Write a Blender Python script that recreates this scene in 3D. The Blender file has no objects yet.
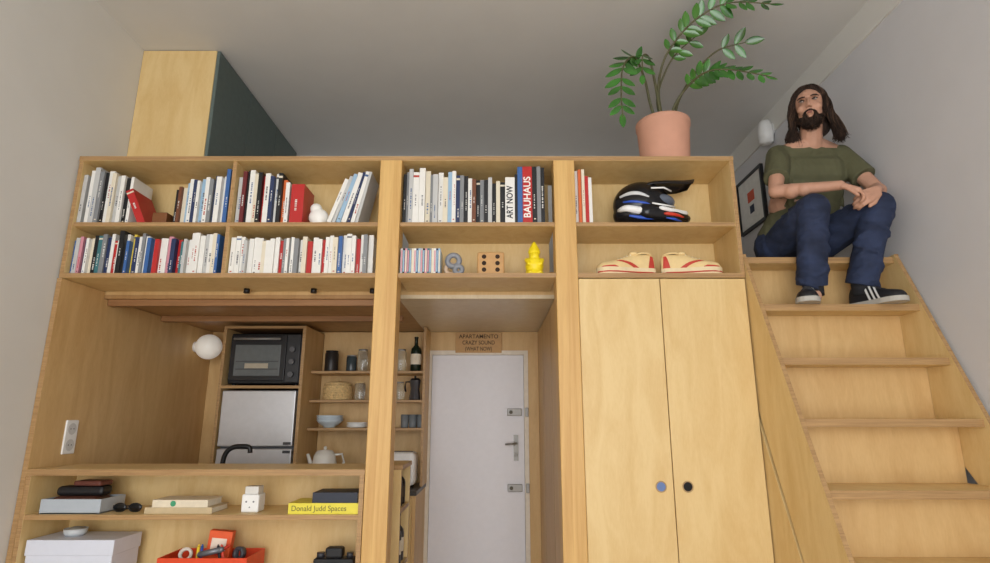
import bpy, math, random
from mathutils import Vector, Matrix, Euler
random.seed(7)
C=bpy.context.scene.collection
H=1.5      # eye height, used as datum
D=2.6      # distance of furniture front
SEAT=H+.747
# ------------------------------------------------------------ materials
def s2l(c):
    return tuple(((x/255)/12.92 if x/255<=.04045 else ((x/255+.055)/1.055)**2.4) for x in c)
_mc={}
def M(rgb,rough=.55,metal=0,var=.06,scale=30,name=None,spec=.4,trans=0,emit=0,bump=0,ior=1.45,stretch=None,bd=.01):
    key=(tuple(rgb),rough,metal,var,scale,trans,emit,bump,stretch,bd,spec)
    if key in _mc: return _mc[key]
    m=bpy.data.materials.new(name or 'paint_%d_%d_%d'%tuple(rgb)); m.use_nodes=True
    nt=m.node_tree; b=nt.nodes['Principled BSDF']
    c=s2l(rgb)
    b.inputs['Roughness'].default_value=rough; b.inputs['Metallic'].default_value=metal
    b.inputs['Specular IOR Level'].default_value=spec
    if trans: b.inputs['Transmission Weight'].default_value=trans; b.inputs['IOR'].default_value=ior
    tc=nt.nodes.new('ShaderNodeTexCoord'); n=nt.nodes.new('ShaderNodeTexNoise'); n.inputs['Scale'].default_value=scale
    n.inputs['Detail'].default_value=3
    r=nt.nodes.new('ShaderNodeValToRGB')
    r.color_ramp.elements[0].color=(*[x*(1-var) for x in c],1); r.color_ramp.elements[0].position=.3
    r.color_ramp.elements[1].color=(*[min(1,x*(1+var)) for x in c],1); r.color_ramp.elements[1].position=.7
    if stretch:
        mp=nt.nodes.new('ShaderNodeMapping'); mp.inputs['Scale'].default_value=stretch
        nt.links.new(tc.outputs['Object'],mp.inputs['Vector']); nt.links.new(mp.outputs['Vector'],n.inputs['Vector'])
    else: nt.links.new(tc.outputs['Object'],n.inputs['Vector'])
    nt.links.new(n.outputs['Fac'],r.inputs['Fac'])
    nt.links.new(r.outputs['Color'],b.inputs['Base Color'])
    if emit:
        nt.links.new(r.outputs['Color'],b.inputs['Emission Color']); b.inputs['Emission Strength'].default_value=emit
    if bump:
        bp=nt.nodes.new('ShaderNodeBump'); bp.inputs['Strength'].default_value=bump; bp.inputs['Distance'].default_value=bd
        nt.links.new(n.outputs['Fac'],bp.inputs['Height']); nt.links.new(bp.outputs['Normal'],b.inputs['Normal'])
    _mc[key]=m; return m
def wood(name,light,dark,sc=(3,3,.6),rough=.45,fig=4.0,lo=.32,hi=.62):
    m=bpy.data.materials.new(name); m.use_nodes=True
    nt=m.node_tree; b=nt.nodes['Principled BSDF']; L=nt.links
    b.inputs['Roughness'].default_value=rough; b.inputs['Specular IOR Level'].default_value=.35
    tc=nt.nodes.new('ShaderNodeTexCoord'); mp=nt.nodes.new('ShaderNodeMapping'); mp.inputs['Scale'].default_value=sc
    L.new(tc.outputs['Object'],mp.inputs['Vector'])
    n=nt.nodes.new('ShaderNodeTexNoise'); n.inputs['Scale'].default_value=fig; n.inputs['Detail'].default_value=6; n.inputs['Distortion'].default_value=1.2
    L.new(mp.outputs['Vector'],n.inputs['Vector'])
    n2=nt.nodes.new('ShaderNodeTexNoise'); n2.inputs['Scale'].default_value=fig*14; n2.inputs['Detail'].default_value=2
    L.new(mp.outputs['Vector'],n2.inputs['Vector'])
    mx=nt.nodes.new('ShaderNodeMix'); mx.data_type='FLOAT'; mx.inputs[0].default_value=.25
    L.new(n.outputs['Fac'],mx.inputs[2]); L.new(n2.outputs['Fac'],mx.inputs[3])
    r=nt.nodes.new('ShaderNodeValToRGB')
    r.color_ramp.elements[0].color=(*s2l(dark),1); r.color_ramp.elements[0].position=lo
    r.color_ramp.elements[1].color=(*s2l(light),1); r.color_ramp.elements[1].position=hi
    L.new(mx.outputs[0],r.inputs['Fac']); L.new(r.outputs['Color'],b.inputs['Base Color'])
    return m
PLY=wood('birch_plywood',(221,193,138),(209,176,118))
PLYE=wood('plywood_edge',(180,144,98),(146,112,74),sc=(1,1,40),fig=3)
PLYG=wood('satin_plywood',(214,199,170),(203,185,152),rough=.3)
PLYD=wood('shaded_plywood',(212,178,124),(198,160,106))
PINE=wood('pine',(216,177,112),(194,150,88),sc=(16,16,.5),fig=2)
PINEH=wood('pine_beam',(160,118,78),(130,92,58),sc=(.6,14,14),fig=2)
WALL=M((216,214,208),.9,var=.015,scale=6,name='wall_plaster',bump=.05)
WALLR=M((205,204,206),.9,var=.015,scale=6,name='wall_plaster_cool',bump=.05)
CEIL=M((210,209,206),.95,var=.02,scale=4,name='ceiling_paint')
FLR=wood('parquet',(196,170,132),(172,142,102),sc=(8,.8,8))
BLACK=M((20,20,22),.4); WHITE=M((236,236,234),.45,var=.02); GREY=M((120,122,126),.5)
STEEL=M((200,200,202),.38,.6,var=.03,name='stainless_steel'); CHROME=M((150,148,144),.5,.5,var=.01,name='brushed_metal')
GLASS=M((235,240,238),.05,trans=.9,var=.01,name='clear_glass')
PAGE=M((232,226,210),.8,var=.04,name='paper')
# ------------------------------------------------------------ mesh builder
class MB:
    def __init__(s): s.v=[];s.f=[];s.m=[];s.s=[]
    def add(s,vs,fs,mi=0,sm=False):
        o=len(s.v); s.v+= [Vector(v) for v in vs]
        for f in fs: s.f.append([i+o for i in f]); s.m.append(mi); s.s.append(sm)
        return s
    def box(s,x0,x1,y0,y1,z0,z1,mi=0,edge=None):
        vs=[(x,y,z) for z in(z0,z1) for y in(y0,y1) for x in(x0,x1)]
        fs=[(0,2,3,1),(4,5,7,6),(0,1,5,4),(2,6,7,3),(0,4,6,2),(1,3,7,5)]
        ax=[2,2,1,1,0,0]; d=[abs(x1-x0),abs(y1-y0),abs(z1-z0)]; t=d.index(min(d))
        o=len(s.v); s.v+=[Vector(v) for v in vs]
        for f,a in zip(fs,ax):
            s.f.append([i+o for i in f]); s.m.append(mi if (edge is None or a==t) else edge); s.s.append(False)
        return s
    def cone(s,p0,p1,r0,r1,n=16,mi=0,sm=True,caps=True):
        p0=Vector(p0);p1=Vector(p1); q=(p1-p0).to_track_quat('Z','Y')
        vs=[]
        for p,r in((p0,r0),(p1,r1)):
            for i in range(n):
                a=2*math.pi*i/n; vs.append(p+q@Vector((r*math.cos(a),r*math.sin(a),0)))
        fs=[(i,(i+1)%n,n+(i+1)%n,n+i) for i in range(n)]
        s.add(vs,fs,mi,sm)
        if caps:
            o=len(s.v)-2*n
            s.f.append([o+i for i in range(n-1,-1,-1)]); s.m.append(mi); s.s.append(False)
            s.f.append([o+n+i for i in range(n)]); s.m.append(mi); s.s.append(False)
        return s
    def sph(s,c,r,mi=0,nu=16,nv=10,R=None):
        if not hasattr(r,'__len__'): r=(r,r,r)
        vs=[(0,0,-r[2])]
        for j in range(1,nv):
            t=-math.pi/2+math.pi*j/nv
            for i in range(nu):
                a=2*math.pi*i/nu; vs.append((r[0]*math.cos(t)*math.cos(a),r[1]*math.cos(t)*math.sin(a),r[2]*math.sin(t)))
        vs.append((0,0,r[2])); L=len(vs)-1
        fs=[(0,1+(i+1)%nu,1+i) for i in range(nu)]
        for j in range(nv-2):
            for i in range(nu):
                a=1+j*nu; fs.append((a+i,a+(i+1)%nu,a+nu+(i+1)%nu,a+nu+i))
        a=1+(nv-2)*nu; fs+=[(a+i,a+(i+1)%nu,L) for i in range(nu)]
        vs=[Vector(v) for v in vs]
        if R is not None: vs=[R@v for v in vs]
        s.add([v+Vector(c) for v in vs],fs,mi,True); return s
    def cap(s,p0,p1,r0,r1=None,mi=0,n=14):
        r1=r0 if r1 is None else r1
        s.sph(p0,r0,mi,n,8); s.sph(p1,r1,mi,n,8)
        if (Vector(p0)-Vector(p1)).length>1e-5: s.cone(p0,p1,r0,r1,n,mi)
        return s
    def lathe(s,prof,c=(0,0,0),mi=0,n=24,sm=True,R=None):
        vs=[];c=Vector(c)
        for r,z in prof:
            for i in range(n):
                a=2*math.pi*i/n; v=Vector((max(r,1e-5)*math.cos(a),max(r,1e-5)*math.sin(a),z)); 
                if R is not None: v=R@v
                vs.append(v+c)
        fs=[(j*n+i,j*n+(i+1)%n,(j+1)*n+(i+1)%n,(j+1)*n+i) for j in range(len(prof)-1) for i in range(n)]
        s.add(vs,fs,mi,sm); return s
    def tube(s,pts,rs,n=8,mi=0,closed=False):
        pts=[Vector(p) for p in pts]; k=len(pts)
        if not hasattr(rs,'__len__'): rs=[rs]*k
        vs=[];up=Vector((.13,.21,.97))
        for i,p in enumerate(pts):
            if closed: t=pts[(i+1)%k]-pts[i-1]
            else: t=pts[min(i+1,k-1)]-pts[max(i-1,0)]
            t.normalize(); x=t.cross(up)
            if x.length<.05: x=t.cross(Vector((1,0,0)))
            x.normalize(); y=x.cross(t); 
            for j in range(n):
                a=2*math.pi*j/n; vs.append(p+(x*math.cos(a)+y*math.sin(a))*rs[i])
        fs=[]
        for i in range(k if closed else k-1):
            a=i*n;b=((i+1)%k)*n
            for j in range(n): fs.append((a+j,a+(j+1)%n,b+(j+1)%n,b+j))
        if not closed: fs.append(tuple(range(n-1,-1,-1))); fs.append(tuple((k-1)*n+j for j in range(n)))
        s.add(vs,fs,mi,True); return s
    def torus(s,c,R,r,axis='Y',mi=0,n=28,m=10,sc=(1,1)):
        pts=[]
        for i in range(n):
            a=2*math.pi*i/n; x=R*math.cos(a)*sc[0]; y=R*math.sin(a)*sc[1]
            o={'Z':(x,y,0),'Y':(x,0,y),'X':(0,x,y)}[axis]; pts.append(Vector(c)+Vector(o))
        return s.tube(pts,r,m,mi,True)
    def prism(s,poly,axis,a0,a1,mi=0,edge=None):
        def mk(u,v,w): return {'X':(w,u,v),'Y':(u,w,v),'Z':(u,v,w)}[axis]
        n=len(poly); vs=[mk(u,v,a0) for u,v in poly]+[mk(u,v,a1) for u,v in poly]
        s.add(vs,[tuple(range(n-1,-1,-1)),tuple(range(n,2*n))],mi)
        s.add(vs,[(i,(i+1)%n,n+(i+1)%n,n+i) for i in range(n)],mi if edge is None else edge); return s
    def xf(s,Mx,start=0):
        for i in range(start,len(s.v)): s.v[i]=Mx@s.v[i]
        return s
    def mesh(s,name,mats,fix=True):
        me=bpy.data.meshes.new(name); me.from_pydata([tuple(v) for v in s.v],[],s.f)
        for m in mats: me.materials.append(m)
        for p,mi,sm in zip(me.polygons,s.m,s.s): p.material_index=mi; p.use_smooth=sm
        if fix:
            import bmesh
            bm=bmesh.new(); bm.from_mesh(me); bmesh.ops.recalc_face_normals(bm,faces=bm.faces); bm.to_mesh(me); bm.free()
        me.update(); return me
def obj(name,data,parent=None,loc=(0,0,0),rot=(0,0,0)):
    o=bpy.data.objects.new(name,data); C.objects.link(o); o.location=loc; o.rotation_euler=rot
    if parent: o.parent=parent
    return o
def tag(o,label,cat,group=None,kind=None):
    if label: o['label']=label
    if cat: o['category']=cat
    if group: o['group']=group
    if kind: o['kind']=kind
    return o
def bev(o,w,seg=2):
    b=o.modifiers.new('bevel','BEVEL'); b.width=w; b.segments=seg; b.limit_method='ANGLE'; b.angle_limit=.7; return o
def thing(name,label,cat,loc=(0,0,0),rot=(0,0,0),group=None):
    e=obj(name,None,None,loc,rot); e.empty_display_size=.05; return tag(e,label,cat,group)
def part(th,name,mb,mats,label=None,bevel=0):
    o=obj(name,mb.mesh(name,mats if isinstance(mats,list) else [mats]),th)
    if label: o['label']=label
    if bevel: bev(o,bevel)
    return o
def solo(name,label,cat,mb,mats,loc=(0,0,0),rot=(0,0,0),group=None,bevel=0):
    o=obj(name,mb.mesh(name,mats if isinstance(mats,list) else [mats]),None,loc,rot); tag(o,label,cat,group)
    if bevel: bev(o,bevel)
    return o
def struct(name,mb,mats,label=None,parent=None):
    o=obj(name,mb.mesh(name,mats if isinstance(mats,list) else [mats]),parent); o['kind']='structure'
    if label: o['label']=label
    return o
def lettering(txt,size,Mx,mat,parent,name='lettering',maxw=None,bold=0):
    cu=bpy.data.curves.new('t','FONT'); cu.body=txt; cu.size=size; cu.align_x='CENTER'; cu.align_y='CENTER'; cu.extrude=.0004; cu.offset=bold
    t=bpy.data.objects.new('t',cu); C.objects.link(t); bpy.context.view_layer.update()
    dg=bpy.context.evaluated_depsgraph_get(); me=bpy.data.meshes.new_from_object(t.evaluated_get(dg))
    bpy.data.objects.remove(t)
    if maxw:
        w=max(v.co.x for v in me.vertices)-min(v.co.x for v in me.vertices)
        if w>0: me.transform(Matrix.Diagonal((maxw/w,1,1,1)))
    me.transform(Mx); me.materials.clear(); me.materials.append(mat); me.name=name
    return obj(name,me,parent)
def upM(x,y,z): return Matrix(((0,-1,0,x),(0,0,-1,y),(1,0,0,z),(0,0,0,1)))
def frM(x,y,z): return Matrix(((1,0,0,x),(0,0,-1,y),(0,1,0,z),(0,0,0,1)))
def remesh(mb,voxel,smooth=6,fac=.5):
    me=mb.mesh('r',[]) ; o=bpy.data.objects.new('r',me); C.objects.link(o)
    r=o.modifiers.new('r','REMESH'); r.mode='VOXEL'; r.voxel_size=voxel; r.use_smooth_shade=True
    if smooth:
        s=o.modifiers.new('s','SMOOTH'); s.iterations=smooth; s.factor=fac
    bpy.context.view_layer.update(); dg=bpy.context.evaluated_depsgraph_get()
    n=bpy.data.meshes.new_from_object(o.evaluated_get(dg)); bpy.data.objects.remove(o)
    for p in n.polygons: p.use_smooth=True
    return n
def blobpart(th,name,mb,mat,voxel=.008,smooth=6,label=None):
    me=remesh(mb,voxel,smooth); me.name=name; me.materials.clear(); me.materials.append(mat)
    o=obj(name,me,th)
    if label:o['label']=label
    return o
# ------------------------------------------------------------ room
XL,XR,YB,CZ=-2.05,1.93,4.32,H+2.09
YD=4.09
struct('floor',MB().box(XL-.1,XR+.1,-2.5,YB+.1,-.1,0),FLR)
struct('ceiling',MB().box(XL-.1,XR+.1,-2.5,YB+.1,CZ,CZ+.1),CEIL)
struct('wall_left',MB().box(XL-.1,XL,-2.5,YB+.1,0,CZ),WALL)
struct('wall_right',MB().box(XR,XR+.1,-2.5,YB+.1,0,CZ),WALLR)
struct('wall_back',MB().box(XL,XR,YB,YB+.1,0,CZ),CEIL)
struct('trim_1',MB().box(XR-.012,XR,-2.5,YB,H+1.925,CZ),WALL,'boxed plaster band under the ceiling')
SO=H+.605
ew=MB(); dx0,dx1,dz=-.446,.203,H+.44
ew.box(XL,dx0-.03,YD,YB,0,SO-.001); ew.box(dx1+.03,XR,YD,YB,0,SO-.001); ew.box(dx0-.03,dx1+.03,YD,YB,dz+.03,SO-.001)
struct('wall_entry',ew,PLYD,'plywood clad wall round the entrance door')
tr=MB(); tr.box(dx0-.03,dx0,YD-.015,YD+.06,0,dz+.03); tr.box(dx1,dx1+.03,YD-.015,YD+.06,0,dz+.03); tr.box(dx0,dx1,YD-.015,YD+.06,dz,dz+.03)
struct('trim_2',tr,M((222,212,196),.5,name='frame_paint'),'painted door frame')
DOORM=M((226,225,230),.5,var=.015,name='door_paint')
d=struct('door_1',MB().box(dx0+.002,dx1-.002,YD,YD+.045,.005,dz-.002),DOORM,'plain white entrance door')
for zz in (H+.043,H-.455):
    mb=MB(); mb.box(.085,.185,YD-.022,YD,zz-.024,zz+.024); mb.cone((.11,YD-.03,zz),(.11,YD-.02,zz),.012,.012,16,1)
    mb.box(.21,.232,YD-.034,YD-.016,zz-.03,zz+.03)
    part(d,'door_lock',mb,[CHROME,M((80,74,60),.5,.3)],'brushed metal rim lock',.003)
mb=MB(); mb.box(.128,.16,YD-.008,YD,H-.28,H-.11); mb.cone((.145,YD-.05,H-.165),(.145,YD-.006,H-.165),.009,.009,16,1)
mb.cap((.145,YD-.05,H-.165),(.075,YD-.05,H-.17),.008,.007,1); mb.torus((.145,YD-.01,H-.24),.009,.003)
part(d,'door_handle',mb,[CHROME,M((140,138,132),.4,.6)],'brushed metal lever handle')
sg=thing('sign_board','tan board with three lines of hand lettering above the door','sign',(-.117,YD-.001,H+.525))
part(sg,'board',MB().box(-.165,.165,-.016,0,-.072,.072),M((190,150,100),.6,name='sign_board_wood'),bevel=.003)
INK=M((52,36,24),.7)
for t,z,w in(('APARTAMENTO',.044,.28),('CRAZY SOUND',0,.23),('(WHAT NOW)',-.044,.19)):
    lettering(t,.040,frM(0,-.0165,z),INK,sg,maxw=w,bold=.0004)
# ------------------------------------------------------------ loft platform
lp=thing('loft_platform','plywood loft platform on pine joists above the kitchen','loft',(0,3.6,SO))
def loc(o,mb): return mb.xf(Matrix.Translation(-Vector(o.location)))
part(lp,'deck',loc(lp,MB().box(XL,XR,2.912,YB,SO+.02,SEAT)),PLYD)
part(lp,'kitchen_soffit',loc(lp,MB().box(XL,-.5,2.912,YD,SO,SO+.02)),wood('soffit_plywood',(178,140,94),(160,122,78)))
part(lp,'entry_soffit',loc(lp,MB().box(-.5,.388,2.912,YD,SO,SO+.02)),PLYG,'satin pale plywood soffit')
for y in (2.93,3.42):
    part(lp,'joist',loc(lp,MB().box(XL+.03,-.56,y,y+.05,SO-.034,SO)),PINEH,'pine joist',.003)
wd=thing('wardrobe','floor-to-ceiling plywood wardrobe with dark green doors','wardrobe',(-1.825,3.4,SEAT))
wz=CZ-SEAT-.004
part(wd,'body',MB().box(-.223,.205,-.464,.86,0,wz),PLY,bevel=.002)
GRN=M((92,104,100),.55,name='dark_green_laminate')
for i in range(3):
    y0=-.464+i*.442
    part(wd,'door',MB().box(.2055,.225,y0+.003,y0+.438,.004,wz-.003),GRN,'dark green door',.002)
pf=thing('framed_picture','black framed picture with white mount and red figure','picture',(XR,4.03,H+1.58))
part(pf,'frame',MB().box(-.025,0,-.21,-.19,-.21,.21).box(-.025,0,.19,.21,-.21,.21).box(-.025,0,-.19,.19,-.21,-.19).box(-.025,0,-.19,.19,.19,.21),BLACK)
part(pf,'print',MB().box(-.014,-.002,-.19,.19,-.19,.19,0).box(-.0145,-.0138,-.06,.05,-.0,.08,1).box(-.0146,-.0138,-.04,.03,-.09,-.03,2),[M((226,224,218),.6),M((206,84,52),.6),M((40,48,70),.6)])
wl=thing('wall_lamp','small white rounded wall lamp beside the loft','lamp',(XR,3.62,H+1.93)); wl.scale=(.75,.8,.8)
part(wl,'lamp_base',MB().cone((0,0,.03),(-.02,0,.03),.05,.05),WHITE)
part(wl,'lamp_shade',MB().lathe([(.0,.1),(.045,.095),(.06,.05),(.066,-.02),(.06,-.1),(.03,-.115),(0,-.116)],(-.075,0,0)),M((232,232,230),.5,var=.01))
zt=H+1.252
for x0,x1 in((-.56,-.455),(.285,.388)):
    solo('post','tall pine post carrying the loft and bookcase','post',MB().box(0,x1-x0,0,.11,0,zt-.02),PINE,(x0,D-.008,0),group='pine posts of the loft front',bevel=.004)
# ------------------------------------------------------------ bookcase
zm=H+.915; zb=H+.663; T=.02; YK=2.9
solo('bookcase_top_board','long plywood board capping the bookcase','board',MB().box(0,1.17+2.04,0,.31,0,.024,0,1),[PLY,PLYE],(-2.04,D-.005,zt-.022),bevel=.001)
def bookcase(label,x0,x1,divs,sides):
    b=thing('bookcase',label,'bookcase',((x0+x1)/2,D,zb-.022)); o=Vector(b.location)
    def P(n,x0,x1,y0,y1,z0,z1,mats=[PLY,PLYE]):
        part(b,n,MB().box(x0-o.x,x1-o.x,y0-o.y,y1-o.y,z0-o.z,z1-o.z,0,1),mats,bevel=.0008)
    xa=x0+(T if sides[0] else 0); xb=x1-(T if sides[1] else 0)
    P('back_panel',xa,xb,YK-.012,YK,zb,zt-.022)
    P('shelf',xa,xb,D+.004,YK-.012,zm-T,zm)
    P('bottom_board',x0,x1,D,YK,zb-.022,zb)
    if sides[0]: P('side_panel',x0,xa,D,YK,zb,zt-.022)
    if sides[1]: P('side_panel',xb,x1,D,YK,zb,zt-.022)
    for d_ in divs:
        P('divider',d_-.009,d_+.009,D+.004,YK-.012,zm,zt-.022); P('divider',d_-.009,d_+.009,D+.004,YK-.012,zb,zm-T)
bookcase('plywood bookcase full of books above the kitchen opening',-2.04,-.56,[-1.277],(1,0))
bookcase('plywood bookcase over the entrance passage',-.455,.285,[],(0,0))
bookcase('plywood bookcase over the cupboard beside the stairs',.388,1.17,[],(0,1))
# ------------------------------------------------------------ books
NAMES={'white':(228,226,220),'cream':(220,210,188),'light grey':(188,188,186),'grey':(130,132,134),'black':(28,28,30),'navy':(40,52,88),
'blue':(58,98,156),'light blue':(150,180,204),'red':(180,40,38),'orange':(210,104,54),'yellow':(222,196,76),'green':(64,118,80),'teal':(60,112,118),
'brown':(112,66,42),'pink':(206,140,152),'maroon':(104,36,38)}
INKD=M((84,84,88),.6); INKL=M((214,212,206),.6); INKR=M((176,64,54),.6); INKB=M((70,98,140),.6)
def book(x,y,z,w,h,dp,col,tilt=0,group=None,label=None,marks=True):
    mb=MB(); t=min(.0022,w*.2)
    mb.box(-w,-w+t,0,dp,0,h,0); mb.box(-t,0,0,dp,0,h,0); mb.box(-w+t,-t,0,t,0,h,0)
    mb.box(-w+t,-t,t,dp-.004,.002,h-.004,1)
    light=col in('white','cream','light grey','yellow','light blue','pink')
    if marks and w>.008 and random.random()<.8:
        k=random.random(); a=h*random.uniform(.1,.5); ln=h*random.uniform(.12,.4); q=a
        cw=w*random.uniform(.14,.34); off=random.uniform(-.12,.12)*w
        while q<min(a+ln,h*.93):
            l=random.choice((.003,.004,.005,.008)); mb.box(-w/2-cw/2+off,-w/2+cw/2+off,-.0004,.0001,q,q+l,2); q+=l+random.choice((.002,.003,.007))
        if k>.7: mb.box(-w*.7,-w*.3,-.0004,.0001,h*.06,h*.06+.005,3)
        if k<.15: mb.box(-w+.0003,-.0003,-.0004,.0001,h*.9,h*.94,3)
    m=M(NAMES[col],random.choice((.35,.5)),var=.03)
    mats=[m,PAGE,(random.choice((INKD,INKD,INKR,INKB)) if light else INKL),random.choice((INKR,INKB,INKD)) if light else M(NAMES['cream'],.5,var=.03)]
    size='slim' if w<.017 else('thick' if w>.03 else 'medium')
    return solo('book',label or '%s %s book %s on the plywood shelf'%(size,col,'leaning' if abs(tilt)>.05 else 'standing upright'),'book',mb,mats,(x,y,z),(0,tilt,0),group)
def row(x,z,items,group,unit=.0049,hz=.00525,ymin=.012,maxx=None,jit=.05):
    for it in items:
        wpx,hpx,col=it[:3]; w=wpx*unit-.0006; h=hpx*hz*random.uniform(1-jit*1.6,1+jit*.3)
        if maxx and x+w>maxx: break
        book(x+w,D+ymin+random.uniform(0,.035),z,w,h,random.uniform(.13,.19),col,0,group)
        x+=wpx*unit
    return x
g='books on the upper shelf, first bay'
row(-2.017,zm,[(4,50,'light grey'),(3,53,'black'),(4,55,'white'),(5,55,'light grey'),(4,54,'grey'),(3,53,'black'),(5,52,'white'),(4,52,'cream'),(4,50,'light grey'),(4,49,'white'),(4,48,'black'),(3,48,'white'),(3,46,'white')],g)
row(-1.565,zm,[(3,36,'black'),(3,38,'brown'),(4,40,'cream'),(4,42,'light blue'),(4,44,'white'),(4,46,'navy'),(3,42,'white'),(5,45,'light blue'),(4,46,'white'),(4,47,'grey'),(3,48,'navy'),(5,48,'white'),(4,52,'white'),(4,54,'blue'),(4,54,'maroon')],g,maxx=-1.29)
book(-1.685,D+.02,zm,.035,.2,.16,'red',-.45,g,'thick red book leaning diagonally against white books')
solo('wooden_box','small brown wooden box beside a leaning red book','box',MB().box(-.035,.035,0,.07,0,.06),M((120,74,40),.5),(-1.628,D+.03,zm),bevel=.003)
g='books on the upper shelf, second bay'
row(-1.262,zm,[(5,50,'light grey'),(4,52,'maroon'),(3,52,'black'),(5,52,'white'),(4,52,'cream'),(4,50,'black'),(3,50,'red'),(5,51,'white'),(4,50,'navy'),(4,50,'white'),(4,51,'black'),(4,46,'orange'),(4,43,'white')],g)
book(-.93,D+.015,zm,.062,.2,.15,'red',0,g,'very thick red book standing beside a white ornament')
xx=-.815
for i,(w,h,c) in enumerate([(.02,.235,'white'),(.016,.25,'light grey'),(.02,.26,'light blue'),(.024,.265,'white'),(.014,.268,'navy'),(.018,.27,'white'),(.014,.268,'light grey')]):
    a=.33-.02*i; xx+=w/math.cos(a)+.0035
    book(xx,D+.012,zm,w,h,.17,c,a,g)
mb=MB(); mb.sph((0,0,.045),(.05,.035,.045)); mb.sph((-.015,0,.09),(.03,.026,.028)); mb.lathe([(0,0),(.03,0),(.032,.01),(.02,.02)])
orn=obj('ceramic_ornament',remesh(mb,.004,8)); orn.data.materials.append(M((238,236,230),.3,var=.01,name='white_ceramic')); orn.location=(-.868,D+.07,zm+.002)
tag(orn,'plain rounded white ceramic ornament between the books','ornament')
g='paperbacks on the lower shelf, first bay'
pal=['white','white','white','light grey','cream','black','navy','blue','light blue','red','yellow','orange','pink','teal','grey','white']
it=[(3,36,'blue'),(4,38,'light grey'),(3,38,'pink'),(4,37,'navy'),(3,38,'white'),(3,38,'cream'),(4,40,'black'),(4,40,'teal')]
random.seed(11)
it+=[(random.choice((3,3.5,4,4.5)),random.uniform(35,43),random.choice(pal)) for _ in range(24)]
it+=[(4,42,'white'),(5,43,'white'),(5,42,'white'),(4,43,'light grey'),(5,43,'white'),(4,43,'cream'),(3,41,'blue')]
row(-2.017,zb,it,g,hz=.005,unit=.0047,maxx=-1.29)
g='paperbacks on the lower shelf, second bay'
it=[(random.choice((3,3.5,4,4.5,5)),random.uniform(34,39),random.choice(['white','white','white','cream','light grey','white','red','grey','white','black'])) for _ in range(23)]
it+=[(4,40,'white'),(4,40,'white'),(5,38,'cream'),(4,40,'blue'),(5,40,'white'),(5,41,'white'),(4,40,'white'),(4,38,'red'),(4,40,'white'),(4,39,'grey'),(5,40,'white')]
row(-1.262,zb,it,g,hz=.005,unit=.0047,maxx=-.565)
g='art books on the upper shelf over the passage'
x=row(-.45,zm,[(3,50,'black'),(3,52,'grey'),(4,52,'light grey'),(6,53,'white'),(6,53,'white'),(5,54,'cream'),(3,50,'grey'),(5,50,'light grey'),(5,50,'white'),(5,48,'cream'),(4,50,'light blue'),(4,50,'white'),(4,49,'navy'),(4,49,'grey'),(4,47,'black'),(4,45,'white'),(4,44,'brown'),(4,45,'black'),(4,44,'grey'),(4,44,'black'),(4,44,'light grey'),(4,42,'black'),(4,44,'cream'),(5,43,'black'),(4,44,'grey')],g,hz=.0054,maxx=.062)
def bigbook(w,h,col,txt,ink,size,lab):
    global x
    o=book(x+w,D+.012,zm,w,h,.17,col,0,g,lab,marks=False)
    if txt: lettering(txt,size,upM(-w/2,-.0008,h*.45),ink,o,'title_lettering',maxw=h*.72,bold=.0008)
    x+=w+.001
bigbook(.046,.235,'white','ART NOW',M((40,40,44),.6),.042,'white art book with black vertical title lettering')
bigbook(.012,.25,'black',None,None,0,'slim black book beside a white art book')
bigbook(.024,.29,'blue',None,None,0,'tall blue book standing beside a red book')
bigbook(.046,.292,'red','BAUHAUS',M((236,234,228),.6),.048,'tall red art book with white vertical title lettering')
for w,h,c in((.022,.29,'black'),(.018,.292,'grey'),(.018,.286,'black')):
    if x+w<.284: book(x+w,D+.012,zm,w,h,.17,c,0,g); x+=w+.0006
g='books on the upper shelf over the cupboard'
row(.392,zm,[(3.5,54,'white'),(3,54,'orange'),(3,53,'cream'),(3.5,46,'red'),(3.5,45,'white')],g,jit=0)
g='slim disc cases on the lower shelf'
cols=['light grey','pink','grey','white','light blue','black','teal','cream','navy']
xx=-.448
for i in range(18):
    c=cols[(i*5)%9]; w=.0105
    mb=MB(); mb.box(0,w-.0004,0,.124,0,.125,0); mb.box(.002,w-.0024,-.0004,0,.01,.115,1)
    solo('disc_case','slim %s disc case standing on the plywood shelf'%c,'disc case',mb,[M(NAMES[c],.25,var=.02),M(NAMES[cols[(i*3+1)%9]],.5)],(xx,D+.015,zb),group=g); xx+=w
lo=thing('looped_ornament','ceramic looped ring ornament in grey and beige','ornament',(-.205,D+.06,zb))
part(lo,'ring',MB().torus((.005,0,.075),.028,.0135,'Y'),M((132,134,140),.35),'grey ring')
part(lo,'ring',MB().torus((-.008,.012,.036),.024,.012,'Y'),M((206,176,146),.4),'beige ring')
part(lo,'ring',MB().torus((.03,-.005,.03),.017,.0125,'Y'),M((132,134,140),.35),'grey ring')
wb=thing('wooden_block','square wooden block with six round holes','wooden block',(-.02,D+.07,zb))
part(wb,'body',MB().box(-.065,.065,-.04,.04,0,.112),M((190,146,92),.5,name='block_wood'),bevel=.008)
mb=MB()
for ix in(-1,1):
    for iz in(0,1,2): mb.cone((ix*.032,-.0408,.024+iz*.032),(ix*.032,-.03,.024+iz*.032),.011,.009,16)
part(wb,'hole_disc',mb,M((52,34,20),.8),'dark discs painted as shaded holes')  # holes are not cut; dark discs paint the shade inside them
gn=thing('garden_gnome','bright yellow plastic garden gnome figurine','figurine',(.19,D+.07,zb)); gm=M((240,214,30),.4,var=.02,name='yellow_plastic')
mb=MB(); mb.lathe([(0,0),(.05,0),(.052,.006),(.046,.012),(.04,.03),(.045,.05),(.04,.075),(.028,.092),(.024,.1),(.027,.112),(.031,.12),(.026,.135),(.016,.155),(.006,.172),(0,.178)])
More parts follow.
